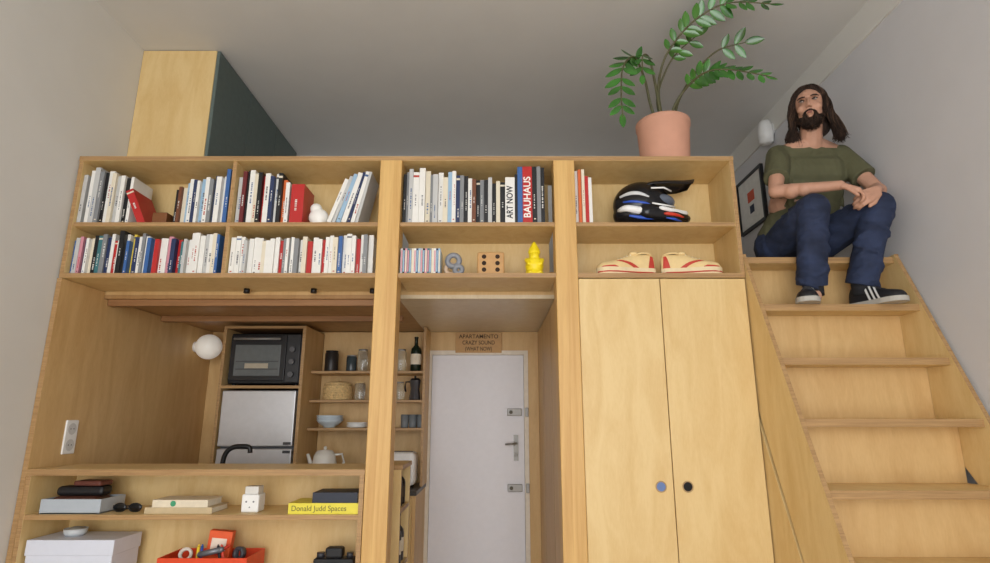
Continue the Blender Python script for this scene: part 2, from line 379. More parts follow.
mb.cap((-.038,-.005,.08),(-.028,-.035,.055),.011); mb.cap((.038,-.005,.08),(.028,-.035,.055),.011)
mb.sph((0,-.022,.093),(.022,.014,.024)); mb.sph((0,-.03,.108),.006); mb.sph((-.022,-.022,.012),(.018,.03,.013)); mb.sph((.022,-.022,.012),(.018,.03,.013))
blobpart(gn,'figure',mb,gm,.0035,4)
# ------------------------------------------------------------ shoes
W=[(0,.020),(.04,.031),(.12,.034),(.3,.033),(.5,.037),(.68,.046),(.82,.045),(.92,.036),(.98,.02),(1,.006)]
HT=[(0,.06),(.04,.08),(.12,.086),(.3,.080),(.42,.078),(.55,.062),(.7,.048),(.85,.040),(.95,.032),(1,.014)]
def itp(tb,t):
    for (a,b),(c,d_) in zip(tb,tb[1:]):
        if t<=c: 
            k=(t-a)/(c-a) if c>a else 0; return b+(d_-b)*k
    return tb[-1][1]
SB=.027
def up(t,a,L=.285,off=0):
    w=itp(W,t)+off; h=itp(HT,t)+off
    return Vector((w*math.copysign(abs(math.cos(a))**.8,math.cos(a)),-t*L,SB+h*abs(math.sin(a))**.9))
def patch(mb,L,edge,side,mi=0,off=.0018,n=8):
    vs=[];fs=[]
    for a,t0,t1 in edge:
        aa=math.pi-a if side else a
        for q in range(n): vs.append(up(t0+(t1-t0)*q/(n-1),aa,L,off))
    for i in range(len(edge)-1):
        for q in range(n-1): fs.append((i*n+q,i*n+q+1,(i+1)*n+q+1,(i+1)*n+q))
    mb.add(vs,fs,mi,True)
def shoe(th,L,mu,ms,mst,ml,stripes='three',collar=True):
    st=[0,.02,.05,.1,.18,.26,.34,.42,.5,.58,.66,.74,.82,.88,.93,.97,1]; n=15
    mb=MB(); vs=[up(t,math.pi*j/(n-1),L) for t in st for j in range(n)]
    fs=[(i*n+j,i*n+j+1,(i+1)*n+j+1,(i+1)*n+j) for i in range(len(st)-1) for j in range(n-1)]
    fs+= [tuple(range(n)),tuple((len(st)-1)*n+j for j in range(n-1,-1,-1))]
    mb.add(vs,fs,0,True); part(th,'upper',mb,mu)
    mb=MB(); ring=[(itp(W,t)+.004,-t*(L+.006)+.003) for t in st]; poly=[(x,y) for x,y in ring]+[(-x,y) for x,y in reversed(ring)]
    mb.prism(poly,'Z',0,SB+.005); part(th,'sole',mb,ms,bevel=.004)
    mb=MB()
    for s_ in(0,1):
        if stripes=='three':
            for k in range(3):
                c=.62-.095*k
                patch(mb,L,[(.06+q*.16,c-q*.02,c+.045-q*.02) for q in range(8)],s_,n=4)
        else:
            patch(mb,L,[(.05+q*.13,.30+q*.055,.40+q*.052) for q in range(7)],s_,n=4)
            patch(mb,L,[(.05+q*.12,.02+q*.003,.14-q*.008) for q in range(8)],s_,n=5)
            patch(mb,L,[(.03,.66,.99),(.15,.69,.97),(.28,.74,.93)],s_,n=8)
    part(th,'stripe',mb,mst)
    mb=MB()
    for q in range(5):
        t=.42+q*.055; mb.tube([up(t,a,L,.0002) for a in(1.1,1.35,1.57,1.8,2.04)],.0018,6)
    part(th,'laces',mb,ml)
    if collar:
        mb=MB(); pts=[]
        for q in range(20):
            a=2*math.pi*q/20; pts.append(Vector((.027*math.cos(a),-L*(.19+.15*math.sin(a)),SB+.078+.004*math.cos(2*a))))
        mb.tube(pts,.005,8,0,True); mb.add([p for p in pts],[tuple(range(20))],1)
        mb.sph((0,-L*.35,SB+.082),(.022,.024,.012))
        part(th,'collar',mb,[mu,M((60,40,34),.8)])
BEIGE=M((228,200,144),.6,var=.05,name='cream_suede'); RED=M((190,62,48),.5)
s1=thing('sneaker','cream low sneaker with red side panels and sole line','shoe',(.765,D+.075,zb),(0,0,-math.pi/2+.12),group='pair of cream sneakers')
s2=thing('sneaker','cream low sneaker with red side panels and sole line','shoe',(.80,D+.075,zb),(0,0,math.pi/2-.12),group='pair of cream sneakers')
for s_ in(s1,s2): shoe(s_,.28,BEIGE,M((224,204,164),.6),RED,M((240,228,200),.6),'one')
for s_ in(s1,s2):
    mb=MB(); mb.tube([Vector(((itp(W,t)+.0045)*k,-t*.285+.003,.010)) for k,ts in((1,[.02,.1,.3,.5,.7,.85,.95,.99]),(-1,[.99,.95,.85,.7,.5,.3,.1,.02])) for t in ts],.0035,6,0,True)
    part(s_,'sole_line',mb,RED)
# ------------------------------------------------------------ helmet
hm=thing('motocross_helmet','black motocross helmet with peak and white, blue and red graphics','helmet',(.765,D+.135,zm+.002)); hm.scale=(1.1,1.0,1.1)
mb=MB(); mb.sph((-.02,0,.118),(.132,.108,.112),nu=24,nv=16); mb.sph((-.045,0,.07),(.11,.1,.068))
for s_ in(-1,1): mb.cap((-.02,s_*.085,.06),(.1,s_*.07,.045),.036,.03)
mb.cap((.1,.07,.045),(.16,.02,.05),.03,.028); mb.cap((.1,-.07,.045),(.16,-.02,.05),.03,.028); mb.cap((.16,.02,.05),(.16,-.02,.05),.028)
mb.sph((.178,0,.055),(.022,.03,.02))
blobpart(hm,'shell',mb,M((22,22,26),.22,var=.02,name='gloss_black_shell'),.006,4)
mb=MB(); mb.sph((.04,0,.128),(.092,.096,.042),nu=20,nv=12); blobpart(hm,'visor_lens',mb,M((96,104,118),.12,var=.02),.006,3)
part(hm,'goggle_frame',MB().tube([(.0,-.112,.165),(.06,-.098,.172),(.1,-.07,.165)],.004,8),WHITE)
part(hm,'goggle_frame',MB().tube([(.0,-.114,.093),(.06,-.1,.088),(.11,-.07,.09)],.004,8),WHITE)
pk=[(-.02,.07,.222),(.04,.08,.234),(.11,.078,.238),(.18,.066,.240),(.23,.045,.248)]
vs=[]
for x_,w_,z_ in pk:
    for k in range(7):
        a=-1+k/3; vs.append((x_-.02*abs(a)**2,w_*a,z_-.03*abs(a)**2.2)); 
n=len(vs); vs+=[(v[0],v[1],v[2]-.007) for v in vs]
fs=[(i*7+j,i*7+j+1,(i+1)*7+j+1,(i+1)*7+j) for i in range(4) for j in range(6)]
fs+=[tuple(n+q for q in reversed(f)) for f in fs]
bd=[j for j in range(7)]+[i*7+6 for i in range(1,5)]+[28+j for j in range(5,-1,-1)]+[i*7 for i in range(3,0,-1)]
fs+=[(bd[i],n+bd[i],n+bd[(i+1)%len(bd)],bd[(i+1)%len(bd)]) for i in range(len(bd))]
part(hm,'peak',MB().add(vs,fs,0,True),M((30,30,34),.3))
def gr(pts,r,m,nm):
    mb=MB(); P=[]
    for x_,z_ in pts:
        dx=(x_+.02)/.134; dz_=(z_-.118)/.114; yy=math.sqrt(max(.02,1-dx*dx-dz_*dz_))*.104
        P.append(Vector((x_,-max(yy,.090 if z_<.08 else 0),z_)))
    P=cat(P,14); mb.tube(P,[r*(.35+.65*math.sin(math.pi*(.08+.84*i/14))) for i in range(15)],8); part(hm,nm,mb,m)
def cat(P,n=26):
    P=[Vector(p) for p in P]; P=[2*P[0]-P[1]]+P+[2*P[-1]-P[-2]]; out=[]
    m=len(P)-3
    for k in range(n+1):
        u=k/n*m; i=min(int(u),m-1); t=u-i; a,b,c,d_=P[i:i+4]
        out.append(.5*((2*b)+(c-a)*t+(2*a-5*b+4*c-d_)*t*t+(3*b-a-3*c+d_)*t**3))
    return out
BL=M((44,84,186),.3); 
gr([(-.135,.08),(-.11,.076),(-.05,.066),(.0,.062),(.06,.06)],.018,WHITE,'graphic_stripe')
gr([(-.12,.112),(-.08,.108),(-.03,.098),(.01,.088)],.006,BL,'graphic_stripe')
gr([(-.13,.14),(-.09,.148),(-.05,.143),(-.01,.125)],.010,M((206,208,210),.3),'graphic_stripe')
gr([(-.1,.042),(-.05,.034),(.0,.032),(.06,.032)],.009,BL,'graphic_stripe')
part(hm,'graphic_stripe',MB().tube(cat([(.05,-.11,.046),(.1,-.1,.044),(.14,-.064,.044),(.183,-.02,.048)],12),[.004]+[.008]*11+[.004],8),M((206,60,40),.3))
part(hm,'graphic_stripe',MB().tube(cat([(.03,-.112,.074),(.08,-.1,.066),(.13,-.07,.066),(.18,-.03,.072)],12),[.004]+[.010]*11+[.004],8),WHITE)
part(hm,'graphic_stripe',MB().tube([(.06,-.106,.027),(.1,-.095,.024),(.14,-.06,.024)],[.003,.006,.004],8),BL)
# ------------------------------------------------------------ potted plant
pp=thing('potted_plant','tall green houseplant with arching glossy fronds in a terracotta pot','plant',(.885,D+.15,zt+.002)); po=Vector(pp.location)
part(pp,'pot',MB().lathe([(0,0),(.118,0),(.122,.006),(.134,.225),(.139,.23),(.14,.256),(.135,.26),(.128,.255),(.124,.225),(0,.225)],n=40),M((204,152,128),.75,var=.05,scale=12,name='terracotta'))
part(pp,'soil',MB().lathe([(0,.24),(.06,.241),(.122,.238)],n=24),M((56,40,30),.95,var=.3,scale=60))
LEAF=M((54,108,38),.2,var=.5,scale=9,name='leaf_green',spec=.6); STEM=M((84,82,52),.5,name='stem_green')
def frond(P,start,nl,size,seed):
    rnd=random.Random(seed); pts=cat([Vector((a-.03,b,c+H))-po for a,b,c in P],40); mb=MB()
    mb.tube(pts,[.0085-.006*i/40 for i in range(41)],8,0)
    for k in range(nl):
        f=start+(1-start)*k/(nl-1); i=min(int(f*40),39); p=pts[i]; t=(pts[i+1]-pts[i]).normalized()
        up_=Vector((0,0,1)); sd=t.cross(up_)
        if sd.length<.1: sd=Vector((0,1,0))
        sd.normalize(); nn=sd.cross(t).normalized()
        tz=Vector((0,-1,0)); sp=t.cross(tz)
        if sp.length>.3: sp.normalize(); sd=(sp+sd*.45*(1 if sd.dot(sp)>=0 else -1)).normalized(); nn=sd.cross(t).normalized()
        for s_ in((-1,1) if k<nl-1 else (0,)):
            sz=size*(.75+.35*math.sin(math.pi*min(1,.15+.85*k/nl)))*rnd.uniform(.88,1.08)
            dr=(sd*s_*1.0+t*(.7 if s_ else 1)+nn*rnd.uniform(-.15,.15)).normalized()
            wv=dr.cross(nn) if s_ else sd.copy()
            wv.normalize(); wn=dr.cross(wv)
            vs=[];m=8
            for q in range(m):
                u=q/(m-1); w_=sz*.22*math.sin(math.pi*min(1,u*.96+.03))**.8; c=p+dr*sz*u - Vector((0,0,1))*.10*sz*u*u
                vs+=[c-wv*w_+wn*w_*.25,c,c+wv*w_+wn*w_*.25]
            fs=[]
            for q in range(m-1): fs+=[(q*3,q*3+1,q*3+4,q*3+3),(q*3+1,q*3+2,q*3+5,q*3+4)]
            mb.add(vs,fs,1,True)
    part(pp,'frond',mb,[STEM,LEAF])
frond([(.88,2.72,1.48),(.843,2.70,1.60),(.808,2.66,1.73),(.746,2.6,1.81),(.675,2.55,1.72),(.645,2.5,1.55),(.64,2.48,1.40)],.45,10,.084,1)
frond([(.90,2.71,1.48),(.87,2.68,1.70),(.835,2.64,1.83),(.785,2.58,1.80),(.765,2.54,1.66)],.72,4,.07,2)
frond([(.92,2.74,1.48),(.889,2.7,1.64),(.895,2.66,1.76),(.929,2.6,1.85),(1.03,2.5,1.945),(1.176,2.42,1.985),(1.38,2.36,1.93)],.52,13,.078,3)
frond([(.95,2.74,1.48),(.96,2.7,1.57),(1.01,2.65,1.65),(1.08,2.56,1.69),(1.18,2.5,1.67),(1.34,2.42,1.58)],.45,12,.078,4)
frond([(.97,2.75,1.48),(1.0,2.73,1.63),(1.09,2.7,1.78),(1.197,2.65,1.88),(1.34,2.6,1.90)],.8,3,.088,5)
frond([(.93,2.78,1.48),(.90,2.76,1.66),(.935,2.72,1.79),(.985,2.66,1.87),(1.08,2.58,1.93)],.7,4,.075,6)
# ------------------------------------------------------------ cupboard
cb=thing('cupboard','tall plywood cupboard with two doors under the bookcase','cupboard',(.779,D,0)); zc=zb-.024
part(cb,'body',MB().box(.39-.779,1.168-.779,.022,.308,0,zc).box(.315-.779,1.168-.779,.309,YD-D-.001,0,SO-.002),PLY,bevel=.001)
for i,(a,b) in enumerate(((.39,.767),(.771,1.166))):
    dr=part(cb,'door',MB().box(a-.779,b-.779,0,.02,.03,zc-.004),[PLY],'plain plywood door',.0015)
    hx=(.714,.829)[i]-.779; hz_=H-.285
    p=part(cb,'door_pull',MB().torus((hx,-.0005,hz_),.0215,.0028,'Y').cone((hx,-.001,hz_),(hx,.004,hz_),.021,.021,24,1),[M((170,140,100),.5),M((96,120,170),.4) if i==0 else M((8,8,8),.7)],'round finger pull, flat disc painted for its hole')  # flat discs instead of cut holes; the black one paints the shade inside
    p.parent=dr
ps=thing('passage_panel','plywood closet side panel with vertical joints in the entrance passage','panel',(.305,3.4,0))
part(ps,'panel',MB().box(-.0,.006,-.69,-.28,.02,SO-.01,0,1).box(0,.006,-.27,.25,.02,SO-.01,0,1).box(0,.006,.26,.68,.02,SO-.01,0,1),[PLYD,PLYE])
solo('side_panel','tall plywood panel lining the wall beside the kitchen','panel',MB().box(0,.022,0,YD-D-.002,0,SO-.002,0,1).box(0,.022,0,.305,SO-.002,zb-.024,0,1),[PLYD,PLYE],(-2.046,D+.001,0))
sk=thing('wall_socket','white double wall socket on the plywood side panel','socket',(-2.024,2.82,H-.085))
part(sk,'cover_plate',MB().box(0,.009,-.04,.04,-.078,.078),WHITE,bevel=.004)
for zz in(-.037,.037):
    part(sk,'socket_insert',MB().cone((.0092,0,zz),(.0098,0,zz),.027,.027,20,0).cone((.0098,-.01,zz),(.0103,-.01,zz),.003,.003,8,1).cone((.0098,.01,zz),(.0103,.01,zz),.003,.003,8,1),[M((206,206,204),.5),BLACK])
gl=thing('globe_lamp','opal white globe wall lamp on the plywood panel','lamp',(-2.025,3.86,H+.47))
part(gl,'lamp_base',MB().cone((0,0,0),(.02,0,0),.035,.035,20),WHITE); part(gl,'globe',MB().sph((.095,0,0),.084,nu=28,nv=18),M((236,232,222),.35,var=.01,name='opal_glass',emit=.22))
for x_ in(-1.26,-.92,-.62):
    sp=thing('spot_light','small black cylindrical spot under the bookcase','spotlight',(x_,2.84,zb-.022),group='black spots under the bookcase')
    part(sp,'housing',MB().cone((0,0,0),(0,0,-.022),.015,.015,18).lathe([(.015,-.022),(.012,-.022),(.010,-.012),(0,-.012)]),BLACK)
# ------------------------------------------------------------ bar counter
bc=thing('bar_counter','plywood bar counter with open shelves facing the room','bar counter',(-1.29,D,0)); bo=Vector(bc.location)
def B(n,x0,x1,y0,y1,z0,z1,th=bc,o=bo,mats=[PLY,PLYE]): part(th,n,MB().box(x0-o.x,x1-o.x,y0-o.y,y1-o.y,z0-o.z,z1-o.z,0,1),mats,bevel=.001)
BT=H-.214
B('worktop',-2.022,-.562,D-.002,2.93,BT-.026,BT)
B('side_panel',-2.022,-2.002,D,2.9,0,BT-.026); B('side_panel',-.584,-.564,D,2.9,0,BT-.026)
B('back_panel',-2.002,-.584,2.885,2.9,0,BT-.026)
S1=H-.399; S2=H-.715
for z in(S1,S2,.45,.08): B('shelf',-2.002,-.584,D+.002,2.885,z-.02,z)
eu=thing('end_shelf_unit','narrow plywood shelf unit facing the entrance passage','shelf',(-.54,3.09,0)); eo=Vector(eu.location)
for n,a in(('side_panel',(-.62,-.456,2.935,2.953,0,BT-.03)),('side_panel',(-.62,-.456,3.232,3.25,0,BT-.03)),('back_panel',(-.62,-.605,2.953,3.232,0,BT-.03)),('top_board',(-.62,-.45,2.933,3.255,BT-.03,BT-.008)),
           ('shelf',(-.605,-.458,2.953,3.232,H-.45,H-.43)),('shelf',(-.605,-.458,2.953,3.232,H-.72,H-.70))):
    B(n,*a,th=eu,o=eo)
def bottle(x,y,z,r,h,mat,lab,cat='bottle',group=None,cap_=None,name='bottle'):
    t=thing(name,lab,cat,(x,y,z),group=group)
    part(t,'body',MB().lathe([(0,0),(r*.92,0),(r,r*.1),(r,h*.58),(r*.9,h*.66),(r*.36,h*.76),(r*.33,h*.95),(r*.4,h*.955),(r*.4,h),(0,h)],n=20),mat)
    part(t,'label',MB().lathe([(r*1.01,h*.2),(r*1.01,h*.5)],n=20),cap_ or M((220,210,190),.6)); return t
for i in range(3): bottle(-.50,3.0+i*.085,H-.43,.03,.18,BLACK,'small dark glass bottle on the passage shelf',group='dark bottles on the passage shelf',cap_=M((70,60,52),.6))
for i in range(3): bottle(-.50,3.0+i*.085,H-.70,.032,.22,M((60,60,62),.3),'dark bottle on the lower passage shelf',group='dark bottles on the lower passage shelf')
kw=thing('kitchen_sink_unit','plywood kitchen sink unit behind the bar','kitchen unit',(-1.33,3.2,0))
part(kw,'body',MB().box(-.69,.69,-.265,.26,0,H-.445),PLYD); part(kw,'worktop',MB().box(-.692,.7,-.267,.275,H-.445,H-.42),PLYG,bevel=.002)
kb=thing('kitchen_base_unit','kitchen base unit below the open shelves','kitchen unit',(-.85,3.85,0))
part(kb,'body',MB().box(-.37,.38,-.25,.235,0,H-.445),PLYD); part(kb,'worktop',MB().box(-.37,.385,-.262,.235,H-.445,H-.42),M((70,66,62),.4),bevel=.002)
for a in(-.36,.01): part(kb,'door',MB().box(a,a+.35,-.268,-.25,.1,H-.46),PLY,bevel=.001)
fc=thing('kitchen_faucet','matt black curved kitchen faucet behind the bar','faucet',(-1.42,3.12,H-.42))
part(fc,'spout',MB().tube(cat([(0,0,0),(0,0,.15),(.01,0,.235),(.045,0,.272),(.1,0,.278),(.135,0,.272),(.14,0,.245)],20),.0125,10),BLACK)
part(fc,'faucet_base',MB().cone((0,0,0),(0,0,.03),.026,.024,20),BLACK); part(fc,'lever',MB().cap((0,-.02,.07),(0,-.07,.1),.006),BLACK)
# ------------------------------------------------------------ appliance column
ac=thing('appliance_column','tall plywood housing for oven and fridge','cabinet',(-1.49,3.68,0)); ao=Vector(ac.location)
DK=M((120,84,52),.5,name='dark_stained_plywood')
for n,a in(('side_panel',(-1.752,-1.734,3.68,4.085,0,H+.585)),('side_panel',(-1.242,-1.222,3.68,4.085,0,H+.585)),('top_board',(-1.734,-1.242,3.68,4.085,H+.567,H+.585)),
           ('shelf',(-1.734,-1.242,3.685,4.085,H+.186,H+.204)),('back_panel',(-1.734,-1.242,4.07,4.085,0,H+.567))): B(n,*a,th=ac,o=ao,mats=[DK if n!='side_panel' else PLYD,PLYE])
ov=thing('mini_oven','black countertop oven with glass door in its niche','oven',(-1.488,3.70,H+.205)); 
part(ov,'body',MB().box(-.23,.23,.03,.36,.012,.335),BLACK,bevel=.006)
od=part(ov,'oven_door',MB().box(-.222,.135,.008,.03,.03,.32,0).box(-.19,.105,.004,.009,.06,.26,1),[M((34,34,36),.3),M((100,104,104),.15,name='oven_glass')],'black door with glass window',.003)
part(od,'handle',MB().cap((-.19,-.02,.295),(.1,-.02,.295),.008).cone((-.18,-.02,.295),(-.18,.01,.295),.005,.005).cone((.09,-.02,.295),(.09,.01,.295),.005,.005),CHROME)
part(ov,'control_panel',MB().box(.138,.225,.012,.03,.02,.328),M((44,44,46),.35),bevel=.003)
for z in(.07,.15,.23): part(ov,'knob',MB().cone((.18,-.008,z),(.18,.014,z),.017,.019,18),M((90,90,92),.4,.3))
for a in(-.2,.2): part(ov,'foot',MB().cone((a,.06,0),(a,.06,.014),.014,.014,12).cone((a,.32,0),(a,.32,.014),.014,.014,12),BLACK)
part(ov,'oven_rack',MB().box(-.18,.095,.0025,.004,.1,.106).box(-.18,.095,.0025,.004,.15,.155).box(-.12,.03,.0025,.0042,.108,.14,1),[M((60,62,64),.4),M((170,160,140),.4)],'wire racks and dish behind the glass')
fr=thing('refrigerator','brushed steel two-door refrigerator in its housing','refrigerator',(-1.488,3.70,0))
part(fr,'body',MB().box(-.232,.232,.03,.36,.02,H+.175),M((90,92,96),.4))
part(fr,'freezer_door',MB().box(-.232,.232,-.02,.028,H-.168,H+.172),STEEL,bevel=.006)
part(fr,'fridge_door',MB().box(-.232,.232,-.02,.028,.06,H-.182),STEEL,bevel=.006)
for z in(H-.15,H-.2): part(fr,'handle',MB().box(.18,.225,-.032,-.02,z-.008,z+.008),M((60,60,62),.4))
# ------------------------------------------------------------ wall shelves with kitchenware
ws=thing('wall_shelf_unit','open plywood kitchen shelves on the back wall','shelf',(-.84,3.96,H)); wo=Vector(ws.location)
zs=[H+.307,H+.119,H-.059]
B('back_panel',-1.218,-.478,4.07,4.088,H-.42,H+.6,th=ws,o=wo,mats=[PLYD,PLYE])
for z in zs: B('shelf',-1.218,-.478,3.83,4.07,z-.016,z,th=ws,o=wo,mats=[PLYD,PLYE])
B('side_panel',-.478,-.462,3.83,4.088,H-.42,H+.6,th=ws,o=wo,mats=[PLYD,PLYE])
Y3=3.9
def kx(px,k=.00174): return (px-495)*k*Y3
def jar(x,z,r,h,mat,lab,lid=None,name='jar',cat='jar',group=None,Y=Y3):
    t=thing(name,lab,cat,(x,Y,z),group=group)
    part(t,'body',MB().lathe([(0,0),(r*.95,0),(r,.006),(r,h*.86),(r*.85,h*.92),(r*.85,h*.94),(0,h*.94)],n=20),mat)
    part(t,'lid',MB().lathe([(r*.9,h*.93),(r*.92,h*.94),(r*.92,h),(0,h)],n=20),lid or CHROME); return t
jar(kx(332),zs[0],.045,.14,M((40,36,34),.4),'dark storage canister on the top kitchen shelf',BLACK,'canister','canister')
jar(kx(352),zs[0],.035,.11,M((60,70,74),.2),'small dark jar on the top kitchen shelf')
g='clear jars on the kitchen shelves'
jar(kx(363),zs[0],.034,.15,GLASS,'clear glass jar on the kitchen shelf',group=g); jar(kx(401),zs[0],.036,.15,GLASS,'clear glass jar on the kitchen shelf',group=g)
bottle(kx(416),Y3,zs[0],.036,.235,M((24,36,26),.2),'dark wine bottle with pale label on the kitchen shelf')
bk=thing('lidded_basket','round beige woven basket with lid on the kitchen shelf','basket',(kx(340),Y3,zs[1])); WV=M((206,176,124),.8,var=.25,scale=90,bump=.4,name='wicker')
mb=MB()
for q in range(8): mb.torus((0,0,.008+q*.0115),.088+.004*math.sin(q*.4),.007,'Z')
mb.lathe([(0,0),(.088,0),(.09,.1),(0,.1)]); part(bk,'body',mb,WV)
part(bk,'lid',MB().lathe([(.094,.1),(.094,.108),(.05,.122),(0,.126)]).torus((0,0,.13),.012,.004,'Y'),WV)
jar(kx(362),zs[1],.034,.12,GLASS,'clear glass jar on the kitchen shelf',group=g,lid=PLY); jar(kx(401),zs[1],.032,.12,GLASS,'clear glass jar on the kitchen shelf',group=g)
mk=thing('moka_pot','black and steel stovetop coffee pot on the kitchen shelf','coffee pot',(kx(416),Y3,zs[1]))
part(mk,'body',MB().lathe([(0,0),(.036,0),(.038,.01),(.03,.065),(.029,.075),(.038,.13),(.0,.135)],n=8,sm=False),M((80,80,84),.35,.5)); part(mk,'lid',MB().lathe([(.038,.13),(.026,.143),(0,.148)],n=8,sm=False).sph((0,0,.154),.008),BLACK)
part(mk,'handle',MB().tube([(-.03,0,.12),(-.062,0,.12),(-.066,0,.08),(-.06,0,.055)],.006,8),BLACK)
g='stacked bowls on the kitchen shelf'
for q in range(3):
    x_=kx(334); mb=MB().lathe([(0,0),(.035,0),(.037,.008),(.07,.03),(.088,.05),(.085,.052),(.06,.03),(0,.012)],n=24); solo('bowl','pale blue-grey ceramic bowl stacked on the kitchen shelf','bowl',mb,M((186,198,206),.3),(x_,Y3,zs[2]+q*.014),group=g)
g='stacked plates on the kitchen shelf'
for q in range(4): solo('plate','white plate in a stack on the kitchen shelf','plate',MB().lathe([(0,0),(.04,0),(.07,.008),(.068,.011),(.04,.004),(0,.004)],n=24),WHITE,(kx(361),Y3,zs[2]+q*.008),group=g)
g='grey cups on the kitchen shelf'
for px in(405,413,421):
    c=thing('cup','grey ceramic cup on the kitchen shelf','cup',(kx(px,.0017),Y3,zs[2]),group=g)
    part(c,'body',MB().lathe([(0,0),(.022,0),(.025,.005),(.027,.085),(.024,.085),(.022,.01),(0,.008)],n=18),M((110,116,120),.4)) 
kt=thing('kettle','white enamel kettle on the kitchen worktop','kettle',(kx(329,.00168),3.82,H-.42)); KW=M((236,234,226),.25,var=.01,name='white_enamel')
part(kt,'body',MB().lathe([(0,0),(.075,0),(.082,.02),(.08,.12),(.068,.19),(.06,.205),(0,.21)],n=28),KW); part(kt,'lid',MB().lathe([(.06,.206),(.045,.222),(0,.228)]).sph((0,0,.237),.011),KW)
part(kt,'spout',MB().tube([(-.07,0,.12),(-.09,0,.15),(-.11,0,.2)],[.018,.014,.01],10),KW); part(kt,'handle',MB().tube([(.06,0,.195),(.11,0,.2),(.125,0,.15),(.08,0,.08)],.008,8),KW)
to=thing('toaster','white rounded toaster on the kitchen worktop','toaster',(-.60,3.82,H-.42))
part(to,'body',MB().box(-.1,.1,-.08,.08,.01,.215),WHITE,bevel=.03); part(to,'slot',MB().box(-.075,.075,-.035,-.012,.2145,.2165).box(-.075,.075,.012,.035,.2145,.2165),BLACK)
part(to,'dial',MB().cone((.04,-.09,.07),(.04,-.079,.07),.018,.018,18),M((60,60,60),.4)); part(to,'foot',MB().box(-.08,.08,-.06,.06,0,.012),BLACK)
# ------------------------------------------------------------ items on the bar shelves
tb=thing('storage_tray','translucent grey plastic tray with small accessories','tray',(-1.83,2.71,S1)); PLS=M((176,184,192),.3,var=.02)
part(tb,'body',MB().box(-.13,.13,-.085,.085,0,.006).box(-.13,-.125,-.085,.085,0,.06).box(.125,.13,-.085,.085,0,.06).box(-.125,.125,-.085,-.08,0,.06).box(-.125,.125,.08,.085,0,.06),PLS,bevel=.001)
def blobthing(name,lab,cat,c,r,mat,rot=0):
    mb=MB().box(-r[0],r[0],-r[1],r[1],0,2*r[2]); return solo(name,lab,cat,mb,mat,c,(0,0,rot),bevel=min(r)*.7)
blobthing('leather_pouch','brown leather pouch lying in the grey tray','pouch',(-1.84,2.71,S1+.007),(.1,.06,.03),M((88,52,40),.5,bump=.2))
blobthing('glasses_case','black glasses case on top of a leather pouch','glasses case',(-1.83,2.705,S1+.068),(.1,.04,.02),M((24,22,24),.5,bump=.2),.06)
blobthing('leather_wallet','dark red-brown wallet on top of a glasses case','wallet',(-1.80,2.71,S1+.109),(.065,.04,.011),M((100,56,46),.5),-.1)
gs=thing('sunglasses','black sunglasses folded on the bar shelf','sunglasses',(-1.615,2.68,S1))
for a in(-.034,.034): part(gs,'lens',MB().sph((a,0,.019),(.027,.004,.016),0,18,10),M((14,14,16),.08))
part(gs,'frame',MB().torus((-.034,0,.019),.027,.003,'Y',sc=(1,.62)).torus((.034,0,.019),.027,.003,'Y',sc=(1,.62)).cap((-.008,0,.025),(.008,0,.025),.003).cap((-.061,0,.026),(.03,.03,.006),.003).cap((.061,0,.026),(-.03,.04,.006),.003),BLACK)
def flat(x0,x1,z,t,dp,cov,lab,ymin=2.63,grp=None,rot=0):
    w=x1-x0; mb=MB(); c=.003; mb.box(0,w,0,dp,0,c,0).box(0,w,0,dp,t-c,t,0).box(0,w,0,c,c,t-c,0).box(.004,w-.004,c,dp-.005,c,t-c,1)
    return solo('book',lab,'book',mb,[cov,PAGE],(x0,ymin,z),(0,0,rot),grp)
g='books lying on the bar shelf'
flat(-1.51,-1.22,S1,.026,.16,M((196,176,140),.6),'beige book lying flat on the bar shelf',grp=g)
bb=flat(-1.48,-1.24,S1+.0265,.03,.14,M((222,210,186),.6),'cream book with a green emblem lying on a beige book',grp=g)
part(bb,'emblem',MB().cone((.09,-.0008,.015),(.09,.0002,.015),.012,.012,20),M((64,150,110),.6))
wc=thing('white_dispenser','small white square device with dark dots','device',(-1.072,2.70,S1))
part(wc,'body',MB().box(-.038,.038,-.038,.038,0,.075),WHITE,bevel=.006); part(wc,'cap',MB().box(-.03,.03,-.03,.03,.075,.108),M((216,214,208),.4),bevel=.004)
part(wc,'dot',MB().cone((-.016,-.0395,.045),(-.016,-.0375,.045),.004,.004,12).cone((.016,-.0395,.045),(.016,-.0375,.045),.004,.004,12).cone((0,-.0395,.022),(0,-.0375,.022),.003,.003,12),M((120,120,124),.5))
yb=flat(-.89,-.587,S1,.044,.17,M((226,212,70),.5,var=.03,name='yellow_cloth'),'yellow art book with spine lettering lying on the bar shelf',grp=g,ymin=2.625)
lettering('Donald Judd Spaces',.031,frM(.132,-.0008,.022),M((104,98,52),.6),yb,'title_lettering',maxw=.235)
flat(-.79,-.595,S1+.0445,.042,.15,M((38,44,58),.5),'dark blue-black book lying on a yellow book',grp=g)
wbx=thing('storage_box','large white cardboard box with lid on the lower shelf','box',(-1.80,2.73,S2)); BW=M((216,220,232),.55,var=.015,name='white_card')
part(wbx,'body',MB().box(-.188,.178,-.1,.09,0,.2),BW,bevel=.002); part(wbx,'lid',MB().box(-.192,.182,-.104,.094,.15,.212),BW,bevel=.002)
dsh=thing('small_dish','small glass dish holding a grey stone on the white box','dish',(-1.86,2.73,S2+.212))
part(dsh,'body',MB().lathe([(0,0),(.035,0),(.045,.012),(.047,.03),(.043,.03),(.04,.014),(0,.006)],n=24),M((200,204,206),.2)); part(dsh,'content',MB().sph((0,0,.022),(.034,.03,.016)),M((150,146,136),.6))
rb=thing('tool_box','orange-red open box full of small tools','box',(-1.24,2.73,S2)); OR=M((222,72,34),.45,var=.04)
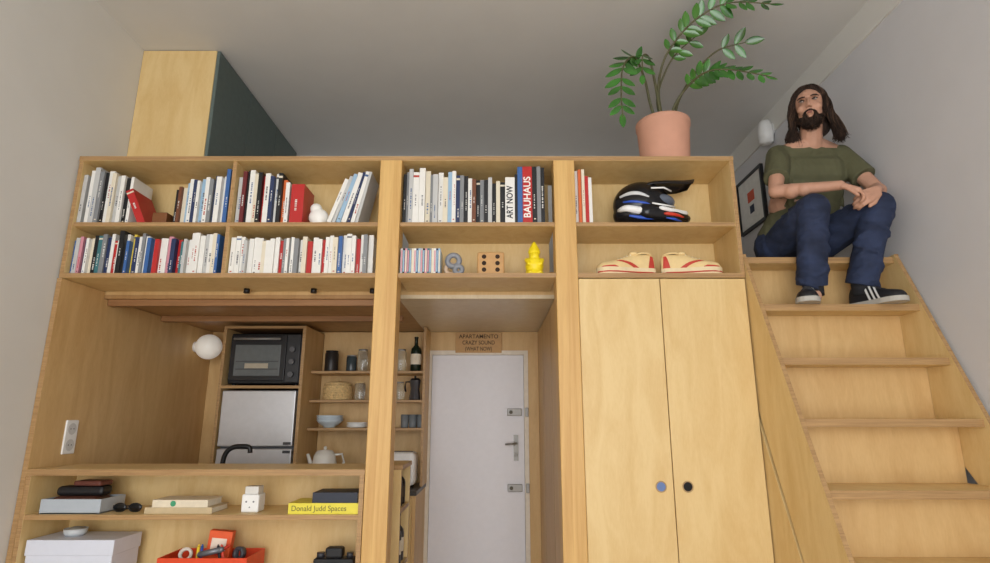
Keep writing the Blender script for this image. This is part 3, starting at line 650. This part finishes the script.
part(rb,'body',MB().box(-.19,.19,-.1,.1,0,.006).box(-.19,-.184,-.1,.1,0,.14).box(.184,.19,-.1,.1,0,.14).box(-.184,.184,-.1,-.094,0,.14).box(-.184,.184,.094,.1,0,.14),OR,bevel=.002)
def tp(x,y,z,c,rot,lab):
    t=thing('tape_roll',lab,'tape',(x,y,z),rot); R_=MB().lathe([(.016,-.012),(.028,-.012),(.028,.012),(.016,.012),(.016,-.012)],n=24); part(t,'roll',R_,M(c,.4)); return t
tp(-1.345,2.70,S2+.14,(214,204,190),(1.3,0,.3),'pale roll of tape standing in the red box')
tp(-1.12,2.72,S2+.14,(70,70,76),(1.4,0,-.4),'dark roll of tape standing in the red box')
solo('small_case','orange case sticking out of the red box','case',MB().box(-.05,.05,-.02,.02,0,.2).box(-.035,.03,-.022,-.019,.12,.17,1),[M((230,92,40),.5),M((240,220,200),.5)],(-1.235,2.75,S2+.03),(0,.1,.1),bevel=.004)
solo('pocket_tool','grey pocket tool lying across the red box','tool',MB().cap((-.04,0,0),(.05,0,.02),.012).cap((.02,.02,0),(.07,.03,.03),.009,.006,1),[M((120,124,130),.35,.4),M((200,60,40),.4)],(-1.23,2.67,S2+.146))
g='pens sticking out of the red box'
for px_,c,cn in((-1.30,(230,196,50),'yellow'),(-1.285,(40,80,150),'blue'),(-1.17,(30,30,34),'black'),(-1.155,(210,70,50),'red')):
    pn=thing('pen','%s pen standing in the red box'%cn,'pen',(px_,2.70,S2+.01),(.15,.12 if px_<-1.2 else -.15,0),group=g)
    part(pn,'body',MB().cone((0,0,0),(0,0,.17),.006,.006,12).cone((0,0,.17),(0,0,.18),.006,.002,12),M(c,.4))
cm=thing('camera','black camera with lens on the lower shelf','camera',(-.70,2.72,S2)); cm.scale=(1.25,1.1,1.25)
part(cm,'body',MB().box(-.07,.07,-.03,.035,0,.1).box(-.03,.03,-.03,.02,.1,.135),M((24,24,26),.5),bevel=.008); part(cm,'camera_lens',MB().lathe([(0,0),(.034,0),(.036,.05),(.03,.055),(.026,.045),(0,.04)],R=Matrix.Rotation(math.pi/2,3,'X'),c=(0,-.03,.05),n=24),M((30,30,32),.25))
for a,r in((-.05,.014),(.052,.012)): part(cm,'dial',MB().cone((a,0,.1),(a,0,.116),r,r,16),M((50,50,54),.4))
# ------------------------------------------------------------ staircase
sc=thing('staircase','steep plywood staircase with side stringers up to the loft','stairs',(1.54,2.3,0)); so_=Vector(sc.location)
rise=.2496; run=.114
def SP(n,mb,mats=[PLY,PLYE],lab=None): mb.xf(Matrix.Translation(-so_)); return part(sc,n,mb,mats,lab,.001)
y1=2.626
sl=run/rise
yf=lambda z: y1-(SEAT-z)*sl
for k,(x0,x1) in enumerate(((1.173,1.191),(1.895,1.913))):
    if k==0: back=[(yf(0)+.33,0),(2.905,SEAT-.06)]
    else: back=[(yf(0)+.10,0),(yf(H-.52)+.10,H-.52),(yf(H+.02)+.30,H+.02),(2.905,SEAT-.06)]
    poly=[(yf(0)-.012,0)]+back+[(2.905,SEAT),(y1-.012,SEAT+.012),(y1-.012,SEAT)]
    SP('stringer',MB().prism([(a,b) for a,b in poly],'X',x0,x1,0,1),lab='plywood stringer')
SP('side_panel',MB().prism([(yf(0)+.331,.0),(2.70,0),(2.70,H+.16)],'X',1.1712,1.189,0,0),[PLY],'plywood filler panel')
for i in range(9):
    z=SEAT-rise*i; yy=y1-run*i
    if i==0: SP('tread',MB().box(1.192,1.894,yy,2.909,z-.03,z,0,1))
    else:
        SP('tread',MB().box(1.192,1.894,yy,yy+.27,z-.03,z,0,1))
        SP('riser',MB().box(1.192,1.894,yy+.25,yy+.265,z,z+rise-.03,0,1),[PLYD,PLYE])
# ------------------------------------------------------------ person
pr=thing('person','long-haired bearded man in olive t-shirt and jeans sitting, hands clasped','person',(1.57,2.86,SEAT)); pO=Vector(pr.location)
def V(x,y,z): return Vector((x,y,z+H))-pO
SKIN=M((190,144,120),.55,var=.08,scale=25,name='skin',bump=.15,bd=.004)
HAIR=M((48,35,28),.6,var=.5,scale=60,name='dark_brown_hair',stretch=(3,3,.4),bump=1,bd=.012,spec=.25); HAIR2=M((82,60,46),.55,var=.2,scale=60,name='brown_hair_highlight',spec=.25)
SHIRT=M((88,87,62),.85,var=.12,scale=9,bump=.8,name='olive_cotton',bd=.035,stretch=(1,1,.6)); JEANS=M((40,50,76),.85,var=.4,scale=8,bump=.9,name='dark_denim',bd=.035,stretch=(.8,.8,1.6))
HC=V(1.597,2.625,1.528); yaw=math.radians(-32); pit=math.radians(-2); HS=.97
HR=Matrix.Rotation(yaw,3,'Z')@Matrix.Rotation(pit,3,'X')
HY=Matrix.Rotation(yaw,3,'Z')
def h(x,y,z): return HC+HR@Vector((x,y,z))*HS
def hw(x,y,z):
    k=min(1,max(0,(.05-z)/.1)); return HC+(HR@Vector((x,y,z))).lerp(HY@Vector((x,y,z)),k)*HS
def rs_(r): return tuple(q*HS for q in r)
body=MB()
def he(c,r,mb=body): mb.sph(h(*c),rs_(r),0,20,14,HR)
he((0,.015,.032),(.072,.09,.082)); he((0,-.022,-.03),(.056,.066,.084)); he((0,-.055,-.094),(.025,.03,.024)); he((0,-.025,-.074),(.045,.052,.042))
he((0,-.078,.030),(.045,.014,.010)); 
for s_ in(-1,1): he((s_*.035,-.056,-.026),(.023,.026,.022)); he((s_*.070,.012,-.008),(.010,.018,.030)); he((s_*.010,-.099,-.036),(.007,.010,.006))
body.cap(h(0,-.084,.018),h(0,-.110,-.030),.0072,.0092)
he((0,-.086,-.060),(.020,.011,.005)); he((0,-.085,-.070),(.018,.011,.006))
nb=V(1.622,2.70,1.372)
body.cap(h(0,.02,-.07),nb,.049,.057)
SR=V(1.465,2.735,1.320); SL=V(1.795,2.75,1.330); ER=V(1.36,2.60,1.07); EL=V(1.862,2.61,1.085); WR=V(1.575,2.44,1.035); WL=V(1.745,2.45,1.015)
KR=V(1.474,2.5,.945); KL=V(1.775,2.5,.955); AR=V(1.483,2.605,.60); AL=V(1.713,2.605,.60); HRt=V(1.485,2.87,.865); HLt=V(1.655,2.87,.865)
for a,b,r,q in((SR,ER,.045,.033),(ER,WR,.034,.022),(SL,EL,.045,.033),(EL,WL,.034,.022),(HRt,KR,.075,.052),(KR,AR,.052,.034),(HLt,KL,.075,.052),(KL,AL,.052,.034)): body.cap(a,b,r,q)
for a,b in((ER,WR),(EL,WL)):
    body.sph(a.lerp(b,.25)+Vector((0,0,-.006)),(.040,.040,.037)); body.sph(a.lerp(b,.45)+Vector((0,0,-.004)),(.036,.034,.032))
body.cap(nb,SR,.05,.045); body.cap(nb,SL,.05,.045)
for z,yy,a,b,r in((1.2,2.775,1.53,1.71,.098),(1.08,2.81,1.53,1.68,.098),(.97,2.85,1.53,1.65,.1),(.89,2.87,1.5,1.64,.1)): body.cap(V(a,yy,z),V(b,yy,z),r)
body.cap(AR,AR+Vector((-.005,-.03,-.055)),.032,.022); body.cap(AL,AL+Vector((.01,-.02,-.055)),.032,.022)
def hand(mb,w,d_,n_,th_side,curl):
    d_=d_.normalized(); n_=(n_-d_*n_.dot(d_)).normalized(); lat=d_.cross(n_)*th_side
    lat.normalize()
    offs=(.0265,.0090,-.0090,-.0258); ln=(.064,.072,.067,.053); kn=(.074,.078,.074,.068)
    for o_,k_ in zip(offs,kn): mb.cap(w+lat*o_*.6+d_*.01,w+lat*o_+d_*k_,.0150,.0108,n=10)
    for i,(o_,l_,k_) in enumerate(zip(offs,ln,kn)):
        p=w+lat*o_+d_*k_; a=curl[0]*(1+.06*i); r=(.0090,.0082,.0076,.0068)
        for j,fr_ in enumerate((.45,.3,.25)):
            dd=d_*math.cos(a)+n_*math.sin(a)-lat*(o_*1.5); q=p+dd*l_*fr_; mb.cap(p,q,r[j],r[j+1],n=10); p=q; a+=curl[1]
    p=w+lat*.022+d_*.022; q=p+(lat*.55+d_*.8+n_*.3).normalized()*.034; mb.cap(w+lat*.012+d_*.015,p,.015,.013,n=10); mb.cap(p,q,.0122,.0096,n=10)
    q2=q+(lat*.05+d_*.95+n_*.4).normalized()*.028; mb.cap(q,q2,.0096,.0078,n=10)
hand(body,WR,Vector((.88,-.22,-.34)),Vector((-.2,.55,-.8)),-1,(.6,.65))
hand(body,WL+Vector((0,-.004,-.006)),Vector((-.85,-.14,-.40)),Vector((-.15,.9,-.35)),1,(.55,.6))
blobpart(pr,'body',body,SKIN,.0040,2)
sh=MB()
for z,yy,a,b,r in((1.23,2.76,1.53,1.715,.104),(1.15,2.785,1.535,1.695,.104),(1.06,2.815,1.54,1.68,.102),(.97,2.85,1.52,1.66,.110),(.91,2.87,1.50,1.65,.120)): sh.cap(V(a,yy,z),V(b,yy,z),r)
sh.cap(nb+Vector((0,.016,-.032)),SR,.055,.054); sh.cap(nb+Vector((0,.016,-.032)),SL,.055,.054)
sh.sph(SR,.058); sh.sph(SL,.058)
for a,b in((SR,ER),(SL,EL)):
    sh.cone(a,a.lerp(b,.66),.058,.060,20)
    for t in (.3,.55): sh.torus(a.lerp(b,t),.045,.014,'Z',n=16,m=6)
rf=random.Random(5)
for k in range(18):
    a=V(1.45+.017*k,2.674+.003*k,1.22-.11*rf.random()); e_=a+Vector((rf.uniform(-.07,.08),.05,-rf.uniform(.09,.2)))
    sh.tube([a,a.lerp(e_,.3)+Vector((0,-.008,0)),a.lerp(e_,.7)+Vector((0,-.004,0)),e_],[.003,.011,.010,.003],8)
blobpart(pr,'shirt',sh,SHIRT,.005,2,'olive green short-sleeved t-shirt')
jn=MB(); jn.cap(V(1.49,2.88,.875),V(1.65,2.88,.875),.124)
for hp,kn_,an in((HRt,KR,AR),(HLt,KL,AL)):
    jn.cap(hp+Vector((0,0,.005)),kn_,.100,.071)
    prev=kn_
    for t,r in((.2,.069),(.4,.066),(.6,.064),(.8,.065),(.98,.067)):
        c=kn_.lerp(an,t)+Vector((0,.01,0)); jn.cone(prev,c,r+.001,r,20); prev=c
    for k in range(9):
        t=.06+.11*k; c=kn_.lerp(an,t)+Vector((0,.01,0)); r=.062
        a0=rf.uniform(2.6,4.6)
        pts=[c+Vector((r*math.cos(a0+q*.4),r*math.sin(a0+q*.4),.026*(q-2)*(1 if k%2 else -1)*.6)) for q in range(6)]
        jn.tube(pts,[.004,.011,.014,.014,.011,.004],8)
    for k in range(6):
        t=.12+.15*k; c=hp.lerp(kn_,t); r=.098-.026*t
        pts=[c+Vector((r*math.cos(q*.5-.2),.03*math.sin(q+k),r*math.sin(q*.5-.2))) for q in range(7)]
        jn.tube(pts,[.004,.009,.011,.011,.011,.008,.004],8)
blobpart(pr,'jeans',jn,JEANS,.005,2,'dark blue denim jeans')
for an in(AR,AL):
    part(pr,'sock',MB().cone(an+Vector((0,0,.03)),an+Vector((0,0,-.045)),.046,.044,18),M((34,34,38),.9))
SB=.017
for (hx,hy),az in(((1.488,2.655),-.55),((1.685,2.655),.42)):
    sh_=obj('shoe',None,pr,V(hx,hy,.4985),(0,0,az)); sh_['label']='black sneaker with white stripes and pale sole'
    shoe(sh_,.245,M((28,28,32),.5),M((176,172,164),.6),M((216,216,214),.5),M((50,50,54),.7),'three',False)
EYE=M((170,156,146),.25,var=.01); IR=M((36,26,20),.2)
for s_ in(-1,1):
    part(pr,'eye',MB().sph(h(s_*.030,-.0770,.008),rs_((.0105,.0096,.0042)),0,14,10,HR).sph(h(s_*.030-.003,-.0863,.0085),rs_((.0044,.0025,.0038)),1,10,8,HR)
      .tube([h(s_*.030+q,-.0880+abs(q)*.45,.0122-abs(q)*.28) for q in(-.013,-.006,0,.006,.013)],.0026,6,2),[EYE,IR,HAIR])
    part(pr,'eyebrow',MB().tube([h(s_*q,-.0935+max(0,q-.02)**2*14,z) for q,z in((.012,.0225),(.024,.0255),(.038,.025),(.050,.019))],[.0024,.0034,.0032,.0018],8),HAIR)
part(pr,'lips',MB().sph(h(0,-.0950,-.0625),rs_((.014,.005,.0025)),0,14,8,HR).sph(h(0,-.0935,-.0695),rs_((.012,.006,.0034)),0,14,8,HR),M((148,96,84),.5))
br=MB()
for c,r in(((0,-.058,-.103),(.029,.030,.028)),((0,-.034,-.095),(.046,.046,.031))): br.sph(h(*c),rs_(r),0,18,12,HR)
for s_ in(-1,1):
    br.cap(h(s_*.030,-.060,-.090),h(s_*.052,-.015,-.060),.018,.012); br.cap(h(s_*.052,-.015,-.060),h(s_*.060,.0,-.01),.012,.008); br.cap(h(s_*.004,-.093,-.053),h(s_*.024,-.080,-.062),.0062,.0070); br.cap(h(s_*.024,-.080,-.062),h(s_*.026,-.070,-.088),.0070,.012)
bo2=blobpart(pr,'beard',br,HAIR,.004,2,'short dark beard and moustache')
rb_=random.Random(8); stb=MB(); vv=[v.co.copy() for v in bo2.data.vertices]; nn_=[v.normal.copy() for v in bo2.data.vertices]
for k in range(650):
    i=rb_.randrange(len(vv)); p=vv[i]; dn=Vector((rb_.uniform(-.3,.3),rb_.uniform(-.3,.3),-1)); q=p+(nn_[i]*.6+dn*.8).normalized()*rb_.uniform(.007,.016)
    stb.cone(p,q,.0014,.0005,4,1 if rb_.random()<.3 else 0)
part(bo2,'beard_hairs',stb,[HAIR,HAIR2])
hr=MB()
hr.sph(h(0,.030,.045),rs_((.079,.086,.079)),0,20,14,HR); hr.sph(hw(0,.055,-.03),rs_((.072,.05,.095)),0,20,14,HY); hr.sph(hw(.01,.06,-.09),rs_((.074,.036,.06)),0,20,14,HY)
for s_ in(-1,1):
    hr.cap(h(s_*.020,-.045,.098),h(s_*.062,-.024,.055),.015,.015); hr.cap(h(s_*.062,-.024,.055),hw(s_*.074,.005,-.03),.015,.015); hr.cap(hw(s_*.074,.005,-.03),hw(s_*(.08 if s_<0 else .090),.018,-.09),.015,.012)
hr.cap(h(0,-.035,.106),h(0,.03,.119),.013,.013)
hob=blobpart(pr,'hair',hr,HAIR,.005,3,'long dark brown wavy hair')
st=MB(); rr=random.Random(3)
for s_ in(-1,1):
    for k in range(480):
        a=rr.random(); y0=-.058+.135*a; yo=-.036+.125*a; cl=rr.randrange(11); cr_=random.Random(cl*7+(s_>0)*100)
        lay=rr.uniform(-.008,.008)+cr_.uniform(-.004,.008); ph=cr_.uniform(0,6.28)+rr.uniform(-.5,.5); am=cr_.uniform(.004,.012)*rr.uniform(.7,1.2)
        e=cr_.uniform(-.035,.022)+rr.uniform(-.008,.008)+(.032 if s_>0 else 0); zl=-.10-cr_.uniform(0,.06)-rr.uniform(0,.02)
        P=[(s_*-.004,y0,.126-abs(y0)*.25),(s_*.038,y0*.7+yo*.3,.113+lay*.5-abs(y0)*.2),(s_*(.073+lay*.6),yo,.055),(s_*(.083+lay),yo+.012,-.02),(s_*(.090+lay+e*.3),yo+.02,-.07),(s_*(.096+lay+e*.9),yo*.6+.03,zl),(s_*(.092+lay*.6+e*1.25),yo*.5+.035+rr.uniform(-.008,.008),zl-.028)]
        pts=[]
        for i,p in enumerate(cat(P,20)):
            w_=am*min(1,i/9); pts.append(hw(p.x+w_*math.sin(i*.75+ph),p.y+w_*math.cos(i*.7+ph),p.z))
        st.tube(pts,[.0018]*14+[.0017,.0016,.0015,.0013,.0011,.0008,.0004],4,1 if rr.random()<.22 else 0)
part(hob,'hair_strands',st,[HAIR,HAIR2])
# ------------------------------------------------------------ camera & light
cam=bpy.data.cameras.new('camera'); cam.sensor_width=36; cam.lens=573/990*36; cam.clip_start=.05
co=bpy.data.objects.new('camera',cam); C.objects.link(co); co.location=(0,0,H); co.rotation_euler=(math.radians(90+13.45),0,0)
bpy.context.scene.camera=co
w=bpy.data.worlds.new('world'); bpy.context.scene.world=w; w.use_nodes=True
w.node_tree.nodes['Background'].inputs[0].default_value=(.92,.95,1,1); w.node_tree.nodes['Background'].inputs[1].default_value=2.4
def area(n,loc_,rot,sx,sy,e,col):
    l=bpy.data.lights.new(n,'AREA'); l.shape='RECTANGLE'; l.size=sx; l.size_y=sy; l.energy=e; l.color=col
    o=bpy.data.objects.new(n,l); C.objects.link(o); o.location=loc_; o.rotation_euler=rot; return o
area('window_light',(-.3,-2.2,1.6),(math.radians(97),0,0),2.8,2.4,80,(1,.99,.96))
bpy.context.scene.view_settings.view_transform='Standard'
bpy.context.scene.view_settings.look='None'
